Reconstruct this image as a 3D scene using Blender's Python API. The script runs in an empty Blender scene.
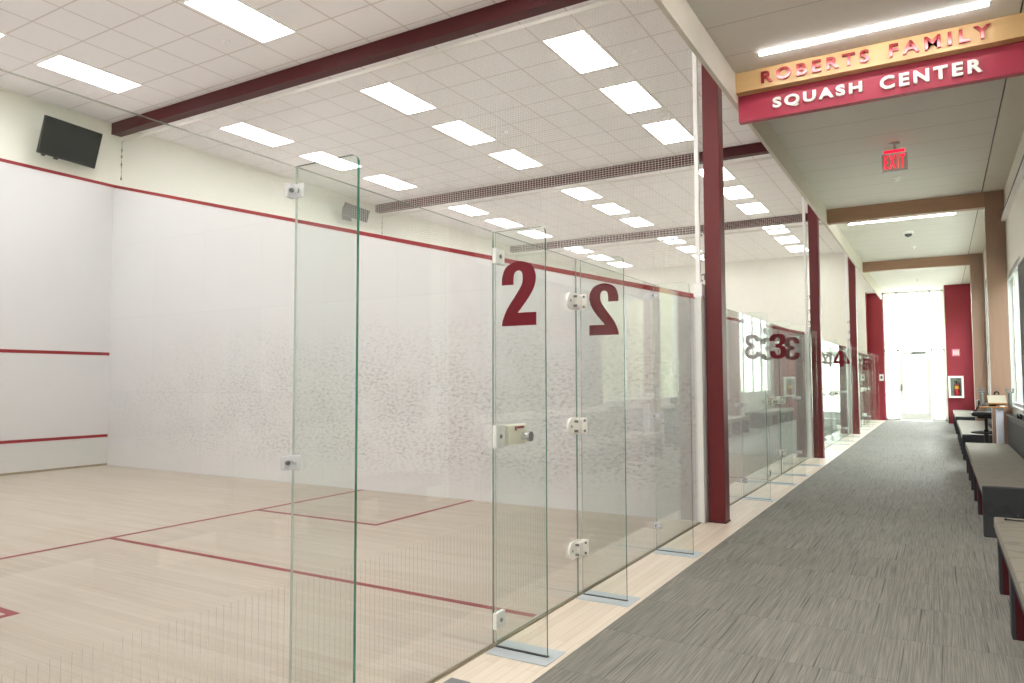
import bpy, bmesh, math, random
from mathutils import Vector, Matrix
random.seed(7)
sc = bpy.context.scene
COL = sc.collection
PI = math.pi

# ------------------------------------------------------------------ materials
def s2l(c):
    return tuple(((v/255)/12.92 if v/255 <= .04045 else ((v/255+.055)/1.055)**2.4) for v in c) + (1.0,)

class NT:
    def __init__(s, name):
        s.m = bpy.data.materials.new(name); s.m.use_nodes = True
        s.t = s.m.node_tree; s.t.nodes.clear()
        s.out = s.n('ShaderNodeOutputMaterial')
    def n(s, typ, **kw):
        x = s.t.nodes.new(typ)
        for k, v in kw.items(): setattr(x, k, v)
        return x
    def l(s, a, b): s.t.links.new(a, b)
    def val(s, sock, v):
        if isinstance(v, bpy.types.NodeSocket): s.l(v, sock)
        else: sock.default_value = v
    def math(s, op, a, b=0.0, c=None, clamp=False):
        x = s.n('ShaderNodeMath', operation=op, use_clamp=clamp)
        s.val(x.inputs[0], a); s.val(x.inputs[1], b)
        if c is not None: s.val(x.inputs[2], c)
        return x.outputs[0]
    def mix(s, f, a, b, blend='MIX'):
        x = s.n('ShaderNodeMix', data_type='RGBA', blend_type=blend)
        s.val(x.inputs[0], f); s.val(x.inputs[6], a); s.val(x.inputs[7], b)
        return x.outputs[2]
    def pos(s):
        g = s.n('ShaderNodeNewGeometry'); sp = s.n('ShaderNodeSeparateXYZ')
        s.l(g.outputs['Position'], sp.inputs[0]); return g.outputs['Position'], sp.outputs
    def comb(s, x, y, z):
        c = s.n('ShaderNodeCombineXYZ'); s.val(c.inputs[0], x); s.val(c.inputs[1], y); s.val(c.inputs[2], z)
        return c.outputs[0]
    def noise(s, vec, scale, detail=2, rough=.5):
        x = s.n('ShaderNodeTexNoise'); s.l(vec, x.inputs['Vector'])
        x.inputs['Scale'].default_value = scale; x.inputs['Detail'].default_value = detail
        x.inputs['Roughness'].default_value = rough
        return x.outputs['Fac']
    def ramp(s, f, lo, hi):
        x = s.n('ShaderNodeMapRange'); s.val(x.inputs[0], f); x.inputs[1].default_value = lo; x.inputs[2].default_value = hi
        return x.outputs[0]
    def bsdf(s, color, rough=.5, spec=.5, metal=0.0, bump=None, emit=None, es=0):
        b = s.n('ShaderNodeBsdfPrincipled')
        s.val(b.inputs['Base Color'], color); s.val(b.inputs['Roughness'], rough)
        b.inputs['Specular IOR Level'].default_value = spec; b.inputs['Metallic'].default_value = metal
        if bump is not None:
            bp = s.n('ShaderNodeBump'); bp.inputs['Strength'].default_value = bump[1]; bp.inputs['Distance'].default_value = bump[2]
            s.l(bump[0], bp.inputs['Height']); s.l(bp.outputs[0], b.inputs['Normal'])
        if emit: b.inputs['Emission Color'].default_value = emit; b.inputs['Emission Strength'].default_value = es
        s.l(b.outputs[0], s.out.inputs[0]); return s.m

def plain(name, rgb, rough=.5, spec=.5, metal=0.0, vary=.04, scale=6.0, bump=0.0):
    t = NT(name); p, xyz = t.pos()
    f = t.noise(p, scale, 3)
    c = s2l(rgb)
    lo = tuple(v*(1-vary) for v in c[:3])+(1,); hi = tuple(min(1, v*(1+vary)) for v in c[:3])+(1,)
    return t.bsdf(t.mix(f, lo, hi), rough, spec, metal, (t.noise(p, 160, 2), bump, .002) if bump else None)

M = {}
M['leg_maroon'] = plain('leg_maroon_paint', (78, 16, 26), .5, .3)
M['outlet_grey'] = plain('cabinet_back', (150, 160, 152), .6, .3)
M['cream'] = plain('cream_paint', (230, 230, 219), .6, .3)
M['white'] = plain('white_paint', (246, 246, 244), .5, .4, vary=.02)
M['court_panel_plain'] = plain('court_panel_plain', (218, 217, 218), .35, .35, vary=.02)
M['maroon'] = plain('maroon_paint', (106, 34, 39), .42, .4)
M['maroon_wall'] = plain('maroon_wall_veiled', (150, 52, 64), .6, .3)  # end-wall maroon lightened to stand in for the glare veil
M['maroon_dark'] = plain('maroon_dark_paint', (76, 24, 29), .5, .3)
M['line_red'] = plain('line_red', (146, 28, 36), .45, .4)
M['floor_red'] = plain('floor_line_red', (136, 38, 44), .45, .4)
M['decal'] = plain('decal_maroon', (112, 20, 36), .4, .3, vary=.02)
M['sign_maroon'] = plain('sign_maroon', (164, 50, 72), .4, .4, vary=.02)
M['letter_red'] = plain('letter_red_metal', (150, 30, 40), .22, .8, .35, vary=.02)
M['letter_white'] = plain('letter_white', (244, 243, 238), .35, .5, vary=.02)
M['black'] = plain('black_plastic', (22, 22, 24), .4, .5, vary=.1)
M['screen'] = plain('screen_glass', (16, 21, 21), .45, .2, vary=.05)
M['grey_metal'] = plain('grey_metal', (120, 122, 124), .35, .6, .5)
M['alu'] = plain('aluminium', (205, 208, 208), .35, .5, .3)
M['alu_bloomed'] = plain('alu_bloomed', (246, 247, 242), .5, .4, vary=.02)  # entrance aluminium whitened to stand in for bloom from outside
M['chrome'] = plain('chrome', (205, 205, 210), .18, .6, .9)
M['hinge'] = plain('hinge_ivory', (250, 248, 243), .35, .5, vary=.02)
M['lock_cream'] = plain('lock_cream', (238, 233, 216), .4, .5, vary=.02)
M['plate_blue'] = plain('plate_steel', (192, 200, 205), .35, .5, .15, vary=.05)
M['sill_tan'] = plain('sill_tan', (150, 138, 112), .5, .4)
M['rail_dark'] = plain('rail_dark', (92, 92, 90), .5, .4)
M['panel_grey'] = plain('panel_grey', (98, 97, 92), .7, .2, vary=.08)
M['ledge_grey'] = plain('ledge_grey', (86, 87, 85), .6, .3, vary=.08)
M['white_leg'] = plain('white_laminate', (210, 214, 226), .4, .5)
M['tray_tan'] = plain('tray_tan', (158, 150, 132), .6, .3)
M['orange_wood'] = plain('edge_orange_wood', (170, 120, 70), .5, .4)
M['ext_red'] = plain('extinguisher_red', (176, 26, 34), .3, .5)
M['yellow'] = plain('label_yellow', (226, 186, 60), .5, .4)
M['pink_sign'] = plain('pink_sign', (214, 130, 150), .5, .4)
M['net_white'] = plain('net_cord', (226, 222, 216), .7, .2)
M['lawn'] = plain('pale_terrace', (206, 208, 196), .9, .1, vary=.06, scale=2)
M['tin'] = plain('tin_paint', (211, 211, 208), .5, .3, vary=.02)
M['hedge'] = plain('hedge_leaves', (126, 124, 98), .9, .1, vary=.25, scale=5)
M['corr_fascia'] = plain('corridor_fascia', (212, 206, 194), .6, .3)

def wood(name, rgb, axis, grain=.1):
    t = NT(name); p, xyz = t.pos()
    sc3 = {'X': (1.2, 30, 30), 'Y': (30, 1.2, 30), 'Z': (30, 30, 1.2)}[axis]
    v = t.comb(t.math('MULTIPLY', xyz[0], sc3[0]), t.math('MULTIPLY', xyz[1], sc3[1]), t.math('MULTIPLY', xyz[2], sc3[2]))
    f = t.noise(v, 1.5, 5, .6); c = s2l(rgb)
    return t.bsdf(t.mix(f, tuple(x*(1-grain*1.6) for x in c[:3])+(1,), tuple(min(1, x*(1+grain)) for x in c[:3])+(1,)), .45, .4)
M['portal_beam'] = wood('oak_beam_backlit', (164, 128, 104), 'X')  # beam oak darkened with the post tone for backlight
M['portal_post'] = wood('oak_post_backlit', (148, 119, 101), 'Z')  # post oak darkened; the backlit shade is in the colour
M['sign_wood'] = wood('oak_board_lit', (194, 160, 112), 'X', .06)  # portal wood in a golden tone, standing in for lamplight on the sign

def maple(name, along, gain=1.0):
    t = NT(name); p, xyz = t.pos()
    a, b = (xyz[0], xyz[1]) if along == 'X' else (xyz[1], xyz[0])
    v = t.comb(a, b, 0.0)
    br = t.n('ShaderNodeTexBrick'); t.l(v, br.inputs['Vector'])
    br.inputs['Color1'].default_value = s2l((190, 179, 166)); br.inputs['Color2'].default_value = s2l((181, 168, 153))
    br.inputs['Mortar'].default_value = s2l((164, 150, 133)); br.inputs['Scale'].default_value = 1.0
    br.inputs['Mortar Size'].default_value = .0012; br.inputs['Brick Width'].default_value = 1.15; br.inputs['Row Height'].default_value = .057
    br.offset = .37; br.squash = 1.0
    g = t.noise(t.comb(t.math('MULTIPLY', a, 1.3), t.math('MULTIPLY', b, 34), 0.0), 1.0, 4, .6)
    c = t.mix(t.ramp(g, .25, .75), (.90, .89, .87, 1), (1.04, 1.04, 1.04, 1)); c = t.mix(1.0, br.outputs[0], c, 'MULTIPLY')
    c = t.mix(1.0, c, (gain, gain, gain, 1), 'MULTIPLY')
    return t.bsdf(c, .38, .35)
M['maple_x'] = maple('maple_court_boards', 'X')
M['maple_y'] = maple('maple_strip_boards', 'Y', 1.6)

def ceiling_tile():
    t = NT('acoustic_ceiling_tiles'); p, xyz = t.pos()
    yy = t.math('FLOORED_MODULO', t.math('SUBTRACT', xyz[1], 7.935), 6.5)
    fy = t.math('FRACT', t.math('DIVIDE', yy, .59)); fx = t.math('FRACT', t.math('DIVIDE', t.math('ADD', xyz[0], 10.44), .62))
    def line(f, w): return t.math('LESS_THAN', t.math('ABSOLUTE', t.math('SUBTRACT', f, .5)), .5)if False else t.math('GREATER_THAN', t.math('ABSOLUTE', t.math('SUBTRACT', f, .5)), .5-w)
    ln = t.math('MAXIMUM', line(fx, .019), line(fy, .019))
    sp = t.noise(p, 90, 2)
    base = t.mix(t.ramp(sp, .3, .7), s2l((238, 236, 236)), s2l((243, 241, 241)))
    c = t.mix(ln, base, s2l((216, 210, 206)))
    return t.bsdf(c, .85, .15)
M['tile'] = ceiling_tile()

def corridor_ceiling():
    t = NT('corridor_ceiling_planks'); p, xyz = t.pos()
    fy = t.math('FRACT', t.math('DIVIDE', t.math('ADD', xyz[1], .2), .61))
    ln = t.math('GREATER_THAN', t.math('ABSOLUTE', t.math('SUBTRACT', fy, .5)), .489)
    sp = t.noise(p, 60, 2)
    base = t.mix(sp, s2l((214, 210, 203)), s2l((221, 217, 210)))
    return t.bsdf(t.mix(ln, base, s2l((190, 185, 177))), .8, .2)
M['corr_ceiling'] = corridor_ceiling()

def carpet():
    t = NT('striped_carpet_tiles'); p, xyz = t.pos()
    x, y = xyz[0], xyz[1]
    row = t.math('FLOOR', t.math('DIVIDE', y, .62)); col = t.math('FLOOR', t.math('DIVIDE', x, .31))
    wn = t.n('ShaderNodeTexWhiteNoise', noise_dimensions='2D'); t.l(t.comb(t.math('ADD', row, t.math('MULTIPLY', t.math('MODULO', col, 2.0), 31.5)), col, 0.0), wn.inputs['Vector'])
    sh = t.math('MULTIPLY', wn.outputs['Value'], 7.0)
    v1 = t.comb(t.math('ADD', t.math('MULTIPLY', x, 190), sh), t.math('MULTIPLY', y, 2.8), sh)
    a = t.noise(v1, 1.0, 3, .6)
    v2 = t.comb(t.math('MULTIPLY', x, 130), t.math('ADD', t.math('MULTIPLY', y, 1.0), sh), sh)
    b = t.noise(v2, 1.0, 2, .5)
    v3 = t.comb(t.math('MULTIPLY', x, 260), t.math('MULTIPLY', y, 130), 0.0)
    g = t.noise(v3, 1.0, 2, .6)
    c = t.mix(t.ramp(a, .3, .7), s2l((112, 110, 104)), s2l((150, 147, 139)))
    crack = t.ramp(b, .28, .38)
    c = t.mix(crack, s2l((84, 83, 79)), c)
    c = t.mix(1.0, c, t.mix(g, (.82, .82, .82, 1), (1.12, 1.12, 1.12, 1)), 'MULTIPLY')
    c = t.mix(1.0, c, t.mix(wn.outputs['Value'], (.965, .965, .965, 1), (1.03, 1.03, 1.03, 1)), 'MULTIPLY')
    fy = t.math('FRACT', t.math('DIVIDE', y, .62))
    jl = t.math('LESS_THAN', fy, .014)
    c = t.mix(t.math('MULTIPLY', jl, .18), c, s2l((62, 62, 58)))
    return t.bsdf(c, .9, .15, bump=(a, .35, .004))
M['carpet'] = carpet()

def court_panel():
    t = NT('court_wall_panels'); p, xyz = t.pos()
    x, y, z = xyz
    br = t.n('ShaderNodeTexBrick'); t.l(t.comb(t.math('ADD', x, y), z, 0.0), br.inputs['Vector'])
    br.inputs['Scale'].default_value = 1; br.inputs['Brick Width'].default_value = 1.22; br.inputs['Row Height'].default_value = 1.19
    br.inputs['Mortar Size'].default_value = .0025; br.offset = 0
    br.inputs['Color1'].default_value = s2l((221, 220, 221)); br.inputs['Color2'].default_value = s2l((218, 217, 218)); br.inputs['Mortar'].default_value = s2l((205, 204, 205))
    h = t.math('ADD', x, t.math('MULTIPLY', y, 1.0))
    v = t.comb(t.math('ADD', t.math('MULTIPLY', h, 17), t.math('MULTIPLY', z, -14)), t.math('ADD', t.math('MULTIPLY', z, 34), t.math('MULTIPLY', h, 5)), 0.0)
    n1 = t.noise(v, 1.0, 4, .65)
    n2 = t.noise(t.comb(h, z, 0.0), 1.6, 3, .6)
    mask = t.math('MULTIPLY', t.ramp(z, 2.35, 1.35), t.ramp(z, .1, .45))
    mask = t.math('MULTIPLY', mask, t.ramp(n2, .22, .56))
    mask = t.math('MULTIPLY', mask, t.ramp(x, -13.6, -7.0))
    spots = t.math('MULTIPLY', t.ramp(n1, .47, .72), mask)
    c = t.mix(t.math('MULTIPLY', spots, .85), br.outputs[0], s2l((140, 137, 136)))
    c = t.mix(t.math('MULTIPLY', mask, .12), c, s2l((176, 174, 173)))
    return t.bsdf(c, .3, .4)
M['court_panel'] = court_panel()

def fabric(name, rgb):
    t = NT(name); p, xyz = t.pos()
    w = t.n('ShaderNodeTexWave'); w.bands_direction = 'Y'; w.inputs['Scale'].default_value = 1.6; w.inputs['Distortion'].default_value = 16; w.inputs['Detail'].default_value = 3; w.inputs['Detail Scale'].default_value = 1.3
    t.l(p, w.inputs['Vector'])
    n = t.noise(p, 140, 3, .7); c = s2l(rgb)
    f = t.math('ADD', t.math('MULTIPLY', t.ramp(w.outputs['Fac'], 0, .12), .4), t.math('MULTIPLY', n, .62))
    col = t.mix(f, tuple(v*.68 for v in c[:3])+(1,), tuple(min(1, v*1.14) for v in c[:3])+(1,))
    return t.bsdf(col, .9, .15, bump=(n, .3, .003))
M['bench_fabric'] = fabric('bench_fabric', (136, 131, 120))
M['bench_side'] = fabric('bench_side_fabric', (64, 66, 68))

def emis(name, rgb, st):
    t = NT(name); e = t.n('ShaderNodeEmission'); e.inputs[0].default_value = rgb; e.inputs[1].default_value = st
    t.l(e.outputs[0], t.out.inputs[0]); return t.m
M['lamp'] = emis('hall_lamp_diffuser', (1, .99, .985, 1), 11.5)
M['linear'] = emis('linear_lamp_diffuser', (1, .98, .965, 1), 32.0)
M['exit_red'] = emis('exit_red_glow', (1, .01, .03, 1), 1.5)

def glass(name, tint, f0=.042):
    t = NT(name); g = t.n('ShaderNodeNewGeometry')
    d = t.n('ShaderNodeVectorMath', operation='DOT_PRODUCT'); t.l(g.outputs['Normal'], d.inputs[0]); t.l(g.outputs['Incoming'], d.inputs[1])
    c = t.math('ABSOLUTE', d.outputs['Value'])
    k = t.math('POWER', t.math('SUBTRACT', 1.0, c, clamp=True), 5.0)
    F = t.math('ADD', f0, t.math('MULTIPLY', k, 1-f0), clamp=True)
    tr = t.n('ShaderNodeBsdfTransparent'); tr.inputs[0].default_value = tint
    gl = t.n('ShaderNodeBsdfGlossy'); gl.inputs['Roughness'].default_value = 0.0
    mx = t.n('ShaderNodeMixShader'); t.l(F, mx.inputs[0]); t.l(tr.outputs[0], mx.inputs[1]); t.l(gl.outputs[0], mx.inputs[2])
    t.l(mx.outputs[0], t.out.inputs[0]); return t.m
M['glass'] = glass('clear_glass', (.978, .988, .982, 1))
M['fin_glass'] = glass('fin_glass', (.958, .978, .966, 1))
M['window_glass'] = glass('window_glass', (.97, .99, .975, 1))
def translucent(name, rgb):
    t = NT(name); a = t.n('ShaderNodeBsdfTranslucent'); b = t.n('ShaderNodeBsdfDiffuse'); a.inputs[0].default_value = s2l(rgb); b.inputs[0].default_value = s2l(rgb)
    mx = t.n('ShaderNodeMixShader'); mx.inputs[0].default_value = .6; t.l(a.outputs[0], mx.inputs[1]); t.l(b.outputs[0], mx.inputs[2]); t.l(mx.outputs[0], t.out.inputs[0]); return t.m
M['shade'] = translucent('roller_shade_cloth', (165, 163, 156))
def mixtrans(name, rgb, a, rough=.3):
    t = NT(name); tr = t.n('ShaderNodeBsdfTransparent'); b = t.n('ShaderNodeBsdfPrincipled')
    b.inputs['Base Color'].default_value = s2l(rgb); b.inputs['Roughness'].default_value = rough
    mx = t.n('ShaderNodeMixShader'); mx.inputs[0].default_value = a
    t.l(tr.outputs[0], mx.inputs[1]); t.l(b.outputs[0], mx.inputs[2]); t.l(mx.outputs[0], t.out.inputs[0]); return t.m
M['edge'] = mixtrans('glass_edge_green', (46, 122, 100), .88, .15)
M['edge_mid'] = mixtrans('glass_edge_mid', (92, 132, 116), .7, .2)
M['edge_pale'] = mixtrans('glass_edge_pale', (196, 212, 202), .6, .2)
M['stripe'] = mixtrans('frosted_stripe', (224, 232, 220), .12, .6)
M['clear_plastic'] = mixtrans('clear_plastic', (244, 245, 250), .6, .25)
M['acrylic'] = mixtrans('exit_acrylic', (150, 140, 134), .35, .1)

# ------------------------------------------------------------------ mesh helpers
class MB:
    def __init__(s): s.bm = bmesh.new()
    def box(s, x0, x1, y0, y1, z0, z1, mi=0, R=None):
        vs = [s.bm.verts.new((x, y, z)) for x in (x0, x1) for y in (y0, y1) for z in (z0, z1)]
        if R is not None:
            for v in vs: v.co = R @ v.co
        fs = []
        for q in ((0, 1, 3, 2), (4, 6, 7, 5), (0, 4, 5, 1), (2, 3, 7, 6), (0, 2, 6, 4), (1, 5, 7, 3)):
            f = s.bm.faces.new([vs[i] for i in q]); f.material_index = mi; fs.append(f)
        return fs
    def bbox(s, x0, x1, y0, y1, z0, z1, r=.01, seg=2, mi=0):
        b2 = bmesh.new(); old = s.bm; s.bm = b2; s.box(x0, x1, y0, y1, z0, z1, mi); s.bm = old
        bmesh.ops.bevel(b2, geom=list(b2.edges)+list(b2.verts), offset=r, segments=seg, profile=.5, affect='EDGES')
        for f in b2.faces: f.material_index = mi
        s.add(b2)
    def add(s, b2, R=None):
        me = bpy.data.meshes.new('tmp'); b2.to_mesh(me); b2.free()
        if R is not None: me.transform(R)
        s.bm.from_mesh(me); bpy.data.meshes.remove(me)
    def prism(s, pts, axis, a0, a1, mi=0):
        """pts: 2D outline, extruded along axis (X: pts are (y,z); Y: (x,z); Z: (x,y))"""
        def P(p, a): return {'X': (a, p[0], p[1]), 'Y': (p[0], a, p[1]), 'Z': (p[0], p[1], a)}[axis]
        A = [s.bm.verts.new(P(p, a0)) for p in pts]; B = [s.bm.verts.new(P(p, a1)) for p in pts]
        n = len(pts); fs = [s.bm.faces.new(A), s.bm.faces.new(B[::-1])]
        for i in range(n): fs.append(s.bm.faces.new((A[i], B[i], B[(i+1) % n], A[(i+1) % n])))
        for f in fs: f.material_index = mi
        return fs
    def cyl(s, p0, p1, r0, r1=None, seg=20, mi=0):
        r1 = r0 if r1 is None else r1
        p0 = Vector(p0); p1 = Vector(p1); d = p1-p0
        b2 = bmesh.new()
        bmesh.ops.create_cone(b2, cap_ends=True, segments=seg, radius1=r0, radius2=r1, depth=d.length)
        for f in b2.faces: f.material_index = mi
        R = Matrix.Translation((p0+p1)/2) @ d.to_track_quat('Z', 'Y').to_matrix().to_4x4()
        s.add(b2, R)
    def lathe(s, prof, c, seg=24, mi=0):
        rings = [[s.bm.verts.new((c[0]+r*math.cos(2*PI*k/seg), c[1]+r*math.sin(2*PI*k/seg), c[2]+z)) for k in range(seg)] for r, z in prof]
        for a, b in zip(rings, rings[1:]):
            for k in range(seg):
                f = s.bm.faces.new((a[k], a[(k+1) % seg], b[(k+1) % seg], b[k])); f.material_index = mi; f.smooth = True
        for rg in (rings[0], rings[-1]):
            f = s.bm.faces.new(rg); f.material_index = mi
    def tube(s, pts, r, seg=8, mi=0, closed=False):
        pts = [Vector(p) for p in pts]; n = len(pts); rings = []
        for i, p in enumerate(pts):
            a = pts[(i-1) % n] if (closed or i > 0) else p; b = pts[(i+1) % n] if (closed or i < n-1) else p
            q = (b-a).normalized().to_track_quat('Z', 'Y')
            rings.append([s.bm.verts.new(p + q @ Vector((r*math.cos(2*PI*k/seg), r*math.sin(2*PI*k/seg), 0))) for k in range(seg)])
        pr = list(zip(rings, rings[1:])) + ([(rings[-1], rings[0])] if closed else [])
        for a, b in pr:
            for k in range(seg):
                f = s.bm.faces.new((a[k], a[(k+1) % seg], b[(k+1) % seg], b[k])); f.material_index = mi; f.smooth = True
        if not closed:
            for rg in (rings[0], rings[-1]): s.bm.faces.new(rg).material_index = mi
    def build(s, name, mats, parent=None, loc=None):
        bmesh.ops.recalc_face_normals(s.bm, faces=s.bm.faces)
        me = bpy.data.meshes.new(name)
        if loc is not None: bmesh.ops.translate(s.bm, vec=-Vector(loc), verts=s.bm.verts)
        s.bm.to_mesh(me); s.bm.free()
        for m in (mats if isinstance(mats, (list, tuple)) else [mats]): me.materials.append(m)
        o = bpy.data.objects.new(name, me); COL.objects.link(o)
        if loc is not None: o.location = loc
        if parent is not None:
            o.parent = parent
            o.location = Vector(o.location) - world_loc(parent)
        return o
def world_loc(o):
    v = Vector((0, 0, 0))
    while o is not None: v = v + Vector(o.location); o = o.parent
    return v
def empty(name, loc, label, cat, group=None):
    o = bpy.data.objects.new(name, None); COL.objects.link(o); o.location = loc; o.empty_display_size = .1
    return tag(o, label, cat, group)
def tag(o, label, cat, group=None, kind=None):
    o['label'] = label; o['category'] = cat
    if group: o['group'] = group
    if kind: o['kind'] = kind
    return o
def struct(name, mb, mats, parent=None):
    o = mb.build(name, mats, parent)
    if parent is None: o['kind'] = 'structure'
    return o
def bx(*a, mi=0):
    m = MB(); m.box(*a, mi=mi); return m
def copy_tree(o, parent=None):
    c = o.copy(); COL.objects.link(c); c.parent = parent
    for ch in list(o.children): copy_tree(ch, c)
    return c
def slab_glass(mb, x0, x1, y0, y1, z0, z1, normal, edge_mi=1, top_only=False):
    """box whose two large faces (along `normal`) are clear and whose edges use the green edge material"""
    for f in mb.box(x0, x1, y0, y1, z0, z1, 0):
        f.normal_update()
        f.material_index = 0 if abs(f.normal['XYZ'.index(normal)]) > .5 or (top_only and abs(f.normal.z) < .5) else edge_mi

# ------------------------------------------------------------------ dimensions
GX = -2.0                 # corridor face of the glass walls
FX = -11.75               # front wall of the courts
CE = 5.64                 # hall ceiling
SX = -1.6                 # fascia between hall and corridor
CZ = 4.26                 # corridor ceiling
CX = -1.614               # carpet edge
WX = .92                  # window wall
courts = {1: (-6.07, .33), 2: (.53, 6.93), 3: (7.13, 13.55), 4: (13.75, 20.15), 5: (20.35, 26.65)}
END = 27.25

# ------------------------------------------------------------------ setting: floors
struct('floor_courts', bx(FX, GX-.02, -6.1, 26.65, -.06, 0), M['maple_x'])
struct('floor_strip', bx(GX-.02, CX, -3.5, END, -.06, 0), M['maple_y'])
struct('floor_carpet', bx(CX, WX, -3.5, END, -.06, .004), M['carpet'])
lawn = struct('ground_outside', bx(-30, 60, -30, 90, -.3, -.2), M['lawn'])
hm = bmesh.new(); rows = []
for k in range(0, 47):
    y = -12+k; ring = []
    for j in range(0, 13):
        a = PI*j/12; ring.append(hm.verts.new((6.5-(1.6+random.uniform(-.3, .3))*math.cos(PI-a)*-1 if False else 6.5-math.cos(a)*(1.5+random.uniform(-.35, .35)), y+random.uniform(-.3, .3), -.2+math.sin(a)*(5.6+random.uniform(-.9, .6)) if 0 < j < 12 else -.2)))
    rows.append(ring)
for A, Bq in zip(rows, rows[1:]):
    for j in range(12): hm.faces.new((A[j], A[j+1], Bq[j+1], Bq[j])).smooth = True
hm.faces.new(rows[0]); hm.faces.new(rows[-1][::-1])
hb = MB(); hb.add(hm); hd = hb.build('hedge', M['hedge'], None, (6.5, 10, -.2)); tag(hd, 'sunlit yellow-green hedge outside the side windows', 'hedge', None, 'stuff')
# glass channel along the foot of the glass
m = MB()
for c in (2, 3, 4, 5):
    y0, y1 = courts[c]; m.box(GX-.022, GX+.006, y0, y1, 0, .006)
struct('trim_glass_channel', m, M['sill_tan'])

# court markings on the floor
S = -6.235
for c in (1, 2, 3, 4, 5):
    y0, y1 = courts[c]; m = MB(); z0, z1 = 0, .0015; w = .025
    m.box(S-w, S+w, y0, y1, z0, z1)                       # short line
    H = (y0+y1)/2
    m.box(S+w, GX-.05, H-w, H+w, z0, z1)                  # half-court line
    for yb, d in ((y0, 1), (y1, -1)):
        ya = yb+d*1.6
        e = .09 if d > 0 else 0
        m.box(S+w, S+1.65-e, min(ya, ya+d*.05)+e, max(ya, ya+d*.05)+e, z0, z1)
        a, b = sorted((yb, ya+e)); m.box(S+1.6-e, S+1.65-e, a, b, z0, z1)
    o = struct('floor_markings', m, M['floor_red'])

# ------------------------------------------------------------------ setting: walls
struct('wall_front_upper', bx(FX-.2, FX, -6.1, 26.65, 4.62, CE), M['cream'])
struct('wall_front', bx(FX-.2, FX, -6.1, 26.65, .0, 4.62), M['court_panel_plain'])
m = MB(); t_ = MB(); sk = MB()
for c in (1, 2, 3, 4, 5):
    y0, y1 = courts[c]
    for z in (4.57, 1.78): m.box(FX, FX+.004, y0, y1, z, z+.05)
    m.box(FX, FX+.014, y0, y1, .455, .50)
    t_.box(FX, FX+.012, y0, y1, .03, .455)
    sk.box(FX, FX+.02, y0, y1, 0, .03)
struct('trim_front_lines', m, M['line_red'])
struct('trim_front_tin', t_, M['tin'])
struct('trim_front_skirt', sk, M['sill_tan'])
def wall_top(x): return 2.18+(4.62-2.18)*(GX-x)/(GX-FX)
for i, (ya, yb) in enumerate(((.33, .53), (6.93, 7.13), (13.55, 13.75), (20.15, 20.35))):
    m = MB(); m.prism([(FX, 0), (GX-.02, 0), (GX-.02, wall_top(GX-.02)), (FX, 4.62)], 'Y', ya, yb)
    struct('wall_side_%d' % (i+1), m, M['court_panel'])
    m = MB()
    for y, d in ((ya, -1), (yb, 1)):
        m.prism([(FX, 4.57), (GX-.022, 2.13), (GX-.022, 2.18), (FX, 4.62)], 'Y', y, y+d*.004)
    struct('trim_side_line_%d' % (i+1), m, M['line_red'])
    m = MB(); m.box(GX-.02, GX+.035, ya-.02, yb+.0, 0, 2.15); m.bbox(GX-.035, GX+.05, ya-.02, yb+.005, 2.15, 2.28, .006)
    struct('trim_wall_end_%d' % (i+1), m, M['white'])
struct('wall_hall_end', bx(FX-.2, GX-.1, 26.65, 26.8, 0, CE), M['cream'])
struct('wall_hall_end_upper', bx(GX-.1, SX, 26.65, 26.8, CZ, CE), M['cream'])
struct('wall_hall_near', bx(FX-.2, GX-.02, -6.3, -6.1, 0, CE), M['cream'])
struct('wall_corridor_near', bx(GX-.02, WX+.15, -3.65, -3.5, 0, CE), M['cream'])
struct('wall_fascia', bx(SX-.04, SX, -3.5, 26.65, 3.98, CE), M['corr_fascia'])

# ceilings
struct('ceiling_hall', bx(FX-.2, SX-.04, -6.3, 26.8, CE, CE+.1), M['tile'])
m = bx(SX, .625, -3.5, END+.2, CZ, CZ+.1); m.box(GX-.14, SX, 26.8, END+.2, CZ, CZ+.1)
struct('ceiling_corridor', m, M['corr_ceiling'])
struct('ceiling_slot', bx(.625, .64, -3.5, END+.2, CZ+.02, CZ+.1), M['rail_dark'])
struct('ceiling_edge', bx(.64, WX+.15, -3.5, END+.2, CZ, CZ+.1), M['corr_fascia'])

# window wall, right side: sill wall, header, piers, windows between
m = MB()
opens = [(.6, 6.5, 3.2), (11.34, 13.9, 2.95), (14.1, 19.7, 3.6), (20.6, 25.6, 3.6)]
edges = [-3.5]
for a, b, h in opens: edges += [a, b]
edges += [END]
for a, b in zip(edges[0::2], edges[1::2]): m.box(WX, WX+.15, a, b, 0, CZ)
for a, b, h in opens:
    m.box(WX, WX+.15, a, b, 0, .95); m.box(WX, WX+.15, a, b, h, CZ)
struct('wall_right', m, M['cream'])
for i, (a, b, h) in enumerate(opens):
    m = MB(); n = max(2, round((b-a)/1.3)); w = .05
    for k in range(n+1):
        y = a+(b-a)*k/n; y = min(max(y, a+w/2), b-w/2); m.box(WX+.03, WX+.09, y-w/2, y+w/2, .95, h)
    m.box(WX+.03, WX+.09, a, b, .95, 1.0); m.box(WX+.03, WX+.09, a, b, h-.05, h)
    m.box(WX-.03, WX+.03, a, b, .93, .955)
    fr = struct('window_%d' % (i+2), m, M['alu'])
    g = MB(); slab_glass(g, WX+.055, WX+.063, a, b, 1.0, h-.05, 'X', 0); g.build('window_pane', M['window_glass'], fr)
    if i == 0:
        for k in range(n):
            ya = a-.04+(b-a+.08)*k/n+.002; yb_ = a-.04+(b-a+.08)*(k+1)/n-.002
            g = MB(); g.box(WX-.02, WX-.018, ya, yb_, .96, h+.03); g.cyl((WX-.03, ya, h+.03), (WX-.03, yb_, h+.03), .022, seg=12); g.build('roller_shade', M['shade'], fr)
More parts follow.
